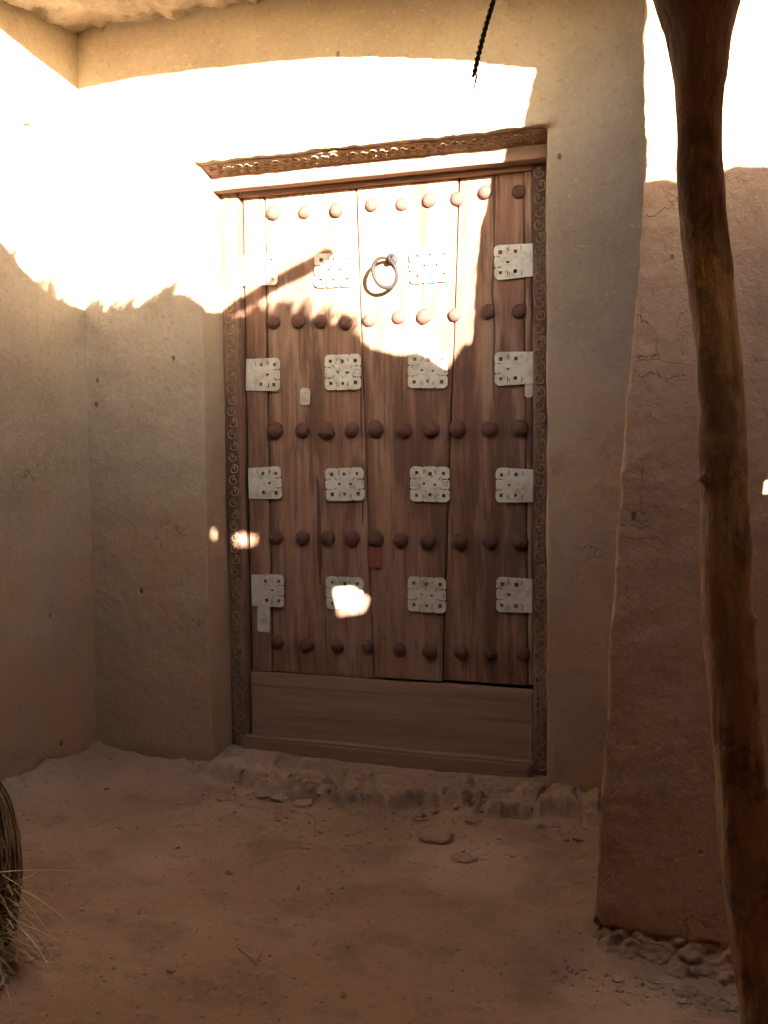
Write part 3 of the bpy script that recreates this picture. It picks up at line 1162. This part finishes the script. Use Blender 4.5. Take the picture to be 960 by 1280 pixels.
def fp(co, nr):
    a = np.arctan2(co[:, 1], co[:, 0])
    d = 0.006 * fbm(np.stack([a * 6, co[:, 2] * 2, a * 0], -1), 4, 3, 501) + 0.008 * fbm(co, 6, 3, 503)
    return co + nr * d[:, None]


link('body', voxel('pack_body', bm, 0.012, 2, fp), M_FIBRE, pack)
bm = bmesh.new()
rk = random.Random(11)
for k in range(150):                            # fibres that follow the curve of the pack
    a0 = rk.uniform(-2.0, 1.1)
    z0 = rk.uniform(0.0, 0.38)
    pts = []
    tilt = rk.uniform(-0.15, 0.15)
    for i in range(6):
        z = z0 + i * 0.035
        rad = np.interp(z, [0.0, 0.18, 0.30, 0.40, 0.48, 0.53, 0.56], [0.22, 0.252, 0.248, 0.222, 0.17, 0.10, 0.03]) + 0.006
        a = a0 + tilt * i * 0.35
        pts.append((rad * math.cos(a), rad * 0.8 * math.sin(a), z))
    tube(bm, pts, rk.uniform(0.0015, 0.0035), 4)
o = link('fibres', bm_mesh('fibres', bm), M_BSTRAW, pack)
o['kind'] = 'stuff'
bm = bmesh.new()
bm2 = bmesh.new()
for k in range(230):
    a = rk.uniform(-1.6, 0.3)
    z = rk.gauss(0.13, 0.05)
    p = Vector((0.235 * math.cos(a), 0.19 * math.sin(a), z))
    L = abs(rk.gauss(0.0, 0.075)) + 0.03
    d = Vector((math.cos(a + rk.uniform(-.7, .7)), math.sin(a + rk.uniform(-.7, .7)), rk.uniform(-1.1, 0.45))).normalized()
    if k % 2:
        p = Vector((0.26 + rk.gauss(0, 0.04), -0.10 + rk.gauss(0, 0.07), rk.uniform(0.0, 0.13)))
    q = p + d * L
    q.z = max(q.z, 0.004)
    blade(bm if k % 3 else bm2, p - d * 0.03, q, rk.uniform(0.0025, 0.007), rk.uniform(-0.02, 0.015))
P0 = Vector((-0.77, -1.87, gz))
for a, b, wd, sg, light in (((-0.62, -1.98, 0.135), (-0.292, -1.86, 0.155), 0.0050, 0.012, 1), ((-0.56, -1.96, 0.11), (-0.185, -1.85, 0.104), 0.0028, 0.006, 0),
                            ((-0.53, -1.95, 0.11), (-0.245, -1.85, 0.115), 0.0026, 0.0, 0), ((-0.46, -1.88, 0.09), (-0.318, -1.86, 0.01), 0.0042, 0.01, 1),
                            ((-0.47, -1.9, 0.10), (-0.36, -1.86, -0.05), 0.0032, 0.006, 1), ((-0.50, -1.9, 0.10), (-0.415, -1.88, 0.0), 0.003, 0.0, 0),
                            ((-0.47, -1.86, 0.20), (-0.385, -1.85, 0.215), 0.002, 0.005, 0), ((-0.385, -1.85, 0.235), (-0.388, -1.85, 0.165), 0.002, 0.0, 0),
                            ((-0.47, -1.87, 0.17), (-0.39, -1.85, 0.17), 0.002, 0.004, 0), ((-0.56, -1.95, 0.06), (-0.51, -2.02, -0.09), 0.0035, 0.0, 1)):
    blade(bm if light else bm2, Vector(a) - P0, Vector(b) - P0, wd, sg, 6)
o = link('straw', bm_mesh('straw', bm), M_STRAW, pack)
o['kind'] = 'stuff'
o = link('dry_stalks', bm_mesh('dry_stalks', bm2), M_BSTRAW, pack)
o['kind'] = 'stuff'

# clods and crumbs
bm = bmesh.new()
blob(bm, (0, 0, 0.0), (0.066, 0.052, 0.032), 2, 4, 0.28)
me = bm_mesh('earth_clod', bm, True)
set_tone(me)
c = link('earth_clod', me, M_CRUMB, None, (0.405, -0.60, g1(0.405, -0.60) + 0.004))
tag(c, 'larger flat earth clod lying in front of the doorstep', 'clod')
bm = bmesh.new()
blob(bm, (0, 0, 0.0), (0.052, 0.042, 0.022), 8, 4, 0.28)
me = bm_mesh('earth_clod', bm, True)
set_tone(me)
c = link('earth_clod', me, M_CRUMB, None, (0.56, -0.77, g1(0.56, -0.77) + 0.0))
tag(c, 'smaller low earth clod lying farther from the doorstep than the larger one', 'clod')

bm = bmesh.new()
cp = []
for k in range(520):
    if k < 160:
        x, y = rk.gauss(0.0, 0.45), -0.55 + rk.gauss(0, 0.22)
    elif k >= 430:
        x, y = rk.uniform(-0.7, 0.95), -0.39 + rk.gauss(0, 0.06)
    elif k < 300:
        x, y = rk.uniform(1.0, 1.6), -1.34 - abs(rk.gauss(0, 0.05))
    else:
        x, y = rk.uniform(-1.3, 1.2), rk.uniform(-2.1, -0.3)
    if y < -0.26:
        cp.append((x, y, (abs(rk.gauss(0, 0.0035)) + 0.0018) * (2.2 if rk.random() < 0.05 else 1) * ((1.5 if rk.random() < 0.8 else 3.0) if k >= 430 else 1)))
cz = gh(np.array([q[0] for q in cp]), np.array([q[1] for q in cp]))
for k, ((x, y, s), z) in enumerate(zip(cp, cz)):
    blob(bm, (x, y, z + s * 0.15), (s * rk.uniform(.7, 1.6), s * rk.uniform(.7, 1.6), s * 0.75), k, 1, 0.9)
me = bm_mesh('earth_crumbs', bm)
set_tone(me)
o = link('earth_crumbs', me, M_CRUMB)
o['kind'] = 'stuff'
tag(o, 'crumbs of dry earth scattered over the yard floor', 'crumbs')

bm = bmesh.new()
for k in range(380):
    x, y = (rk.uniform(-1.2, 1.1), rk.uniform(-2.0, -0.32)) if k < 200 else (rk.gauss(-0.02, 0.28), rk.gauss(-0.72, 0.17))
    if y > -0.28:
        continue
    L = abs(rk.gauss(0, 0.026)) + 0.010
    a = rk.uniform(0, 6.28)
    x2, y2 = x + L * math.cos(a), y + L * math.sin(a)
    blade(bm, (x, y, g1(x, y) + 0.002), (x2, y2, g1(x2, y2) + 0.003), rk.uniform(0.0012, 0.0026), 0.002, 2)
o = link('straw_litter', bm_mesh('straw_litter', bm), M_BSTRAW)
o['kind'] = 'stuff'
tag(o, 'short bits of chaff and straw littering the earth floor', 'litter')


def twig(pts, r, mat, label):
    bm = bmesh.new()
    tube(bm, [(x, y, g1(x, y) + 0.003 + r) for x, y in pts], [r * (1 - 0.5 * i / len(pts)) for i in range(len(pts))], 6)
    o = link('twig', bm_mesh('twig', bm, True), mat)
    tag(o, label, 'twig', 'twigs on the yard floor')


twig([(0.09, -1.60), (0.13, -1.63), (0.17, -1.66), (0.20, -1.69)], 0.0022, M_BSTRAW, 'straight thin brown twig lying alone on open floor')
twig([(1.205, -1.69), (1.22, -1.73), (1.235, -1.78)], 0.0022, M_STRAW, 'pale straw stalk lying at the foot of the buttress')
twig([(-0.17, -0.52), (-0.12, -0.55), (-0.085, -0.60), (-0.07, -0.66)], 0.0022, M_BSTRAW, 'curved dark twig below the eroded doorstep')

# little stick bedded in the sunlit left wall
bm = bmesh.new()
tube(bm, [(-1.47, -0.60, 2.735), (-1.425, -0.54, 2.738), (-1.40, -0.49, 2.745)], [0.006, 0.005, 0.003], 6)
o = link('wall_stick', bm_mesh('wall_stick', bm, True), M_BSTRAW)
tag(o, 'little stick poking out of the sunlit side wall', 'stick')

# ------------------------------------------------------------------ porch over the camera side (casts the yard's shade)
porch = thing('porch_roof', (0.3, -4.2, 2.4))
tag(porch, 'straw and earth porch roof carried by the forked post', 'roof')
PO = Vector((0.3, -4.2, 2.4))
EDGE = [(-2.6, 2.86), (-0.6, 2.86), (-0.212, 2.797), (-0.101, 2.719), (0.037, 2.664), (0.164, 2.668), (0.229, 2.679), (0.438, 2.658), (0.603, 2.695), (0.743, 2.728),
        (0.821, 2.683), (0.897, 2.635), (1.05, 2.69), (1.201, 2.717), (1.356, 2.699), (1.581, 2.629), (1.691, 2.539), (1.835, 2.50), (1.907, 2.514),
        (2.012, 2.444), (2.075, 2.40), (2.105, 2.54), (2.22, 2.54)]
bm = bmesh.new()
rings = []
ex = np.array(EDGE)
for x in np.concatenate([np.linspace(-2.6, -0.6, 6), np.arange(-0.5, 2.225, 0.03)]):
    z = float(np.interp(x, ex[:, 0], ex[:, 1]))
    zb = float(np.interp(x, [-1, 0.5, 1.45, 2.2], [2.68, 2.56, 2.40, 2.32]))
    back = min(z + 0.0, 2.6)
    rings.append([Vector(p) - PO for p in ((x, -2.30, z - 0.03), (x, -2.34, z), (x, -2.43, z + 0.01 if x < 2.09 else 2.40), (x, -2.8, z + 0.02 if x < 2.09 else 2.40), (x, -6.3, max(z, 2.66) + 0.12 if x < 2.09 else 2.5), (x, -6.3, zb), (x, -2.8, zb), (x, -2.33, zb))])
loft(bm, rings)
me = bm_mesh('roof_slab', bm)
set_tone(me)
link('roof_slab', me, M_EAVE, porch)
bm = bmesh.new()
xs_ = [rk.uniform(-0.9, 1.7) for k in range(40)] + [0.23 + 0.045 * k for k in range(11)] + [1.12 + 0.04 * k for k in range(14)]
for x in xs_:
    big = rk.uniform(0.025, 0.085)
    lean = rk.uniform(-0.02, 0.06)
    for j in range(12):
        xx = min(x + rk.gauss(0, 0.012), 2.19)
        z = float(np.interp(xx, ex[:, 0], ex[:, 1]))
        p = Vector((xx, -2.37, z - 0.03))
        q = p + Vector((lean + rk.gauss(0, 0.012), rk.uniform(0.02, 0.08), 0.03 + big * rk.uniform(0.4, 1.0)))
        blade(bm, p - PO, q - PO, rk.uniform(0.003, 0.007), 0.004, 3)
o = link('straw_fringe', bm_mesh('straw_fringe', bm), M_STRAW, porch)
o['kind'] = 'stuff'
bm = bmesh.new()
pts = [(-2.4, -2.47, 2.66), (-1, -2.45, 2.62), (0.5, -2.46, 2.50), (1.45, -2.45, 2.33), (2.2, -2.44, 2.25)]
tube(bm, [Vector(p) - PO for p in pts], [0.055, 0.056, 0.05, 0.048, 0.044], 12)
link('beam', bm_mesh('beam', bm, True), M_POLE, porch)
bm = bmesh.new()
tube(bm, [Vector(p) - PO for p in ((0.86, -2.30, 2.615), (1.055, -2.3, 2.742), (1.25, -2.30, 2.838), (1.425, -2.3, 2.905), (1.478, -2.30, 2.938))], [0.03, 0.030, 0.032, 0.036, 0.03], 10)
tube(bm, [Vector(p) - PO for p in ((1.46, -2.30, 2.918), (1.50, -2.3, 2.926), (1.53, -2.30, 2.93))], [0.008, 0.006, 0.004], 6)
link('rafter_end', bm_mesh('rafter_end', bm, True), M_POLE, porch)
for k in range(8):
    x = -2.2 + k * 0.6
    bm = bmesh.new()
    zt = float(np.interp(x, [-1, 0.5, 1.45, 2.2], [2.68, 2.56, 2.40, 2.32])) - 0.04
    tube(bm, [Vector(p) - PO for p in ((x, -2.56, zt), (x + 0.03, -4.2, zt + 0.01), (x, -6.25, zt))], [0.04, 0.045, 0.05], 8)
    link('rafter', bm_mesh('rafter', bm, True), M_POLE, porch)

# unseen added screen: blocks the sun, gaps cut to throw the light patches
cu_out = [(-6.3, -0.12), (-1.36, -0.12), (-1.36, 2.34), (-1.9, 2.37), (-2.035, 2.42), (-2.17, 2.49), (-2.47, 2.54), (-2.51, 2.45), (-2.9, 2.45), (-6.3, 2.44)]
holes = [[(-3.335, 1.80), (-3.215, 1.770), (-3.10, 1.69), (-3.135, 1.645), (-3.30, 1.675)],
         [(-4.00, 2.235), (-3.93, 2.225), (-3.83, 2.185), (-3.84, 2.155), (-3.98, 2.185)],
         [(-4.175, 2.285), (-4.135, 2.285), (-4.14, 2.245), (-4.18, 2.25)],
         [(-2.13, 1.57), (-2.06, 1.55), (-2.075, 1.52), (-2.135, 1.535)],
         [(-3.550, 2.208), (-3.538, 2.208), (-3.536, 2.194), (-3.548, 2.192)]]
me = flat_curve('shade_screen', [cu_out] + holes, 0.012)
me.transform(Matrix(((0, 0, 1, 2.25), (1, 0, 0, 0), (0, 1, 0, 0), (0, 0, 0, 1))))
me.materials.clear()
scr = link('shade_screen', me, M_MAT)
tag(scr, 'added sun-blocking screen with gaps cut for light patches', 'screen')


def far_wall(name, x0, x1, y0, y1, z1, label, seed):
    bm = bmesh.new()
    box(bm, x0, x1, y0, y1, -0.3, z1)
    o = link(name, voxel(name, bm, 0.05, 2, wall_disp(0.03, 0.01, seed)), M_FAR)
    tag(o, label, 'wall')


far_wall('mud_wall', -3.0, 2.6, -6.7, -6.32, 2.85, 'plain mud wall closing the back of the porch', 601)
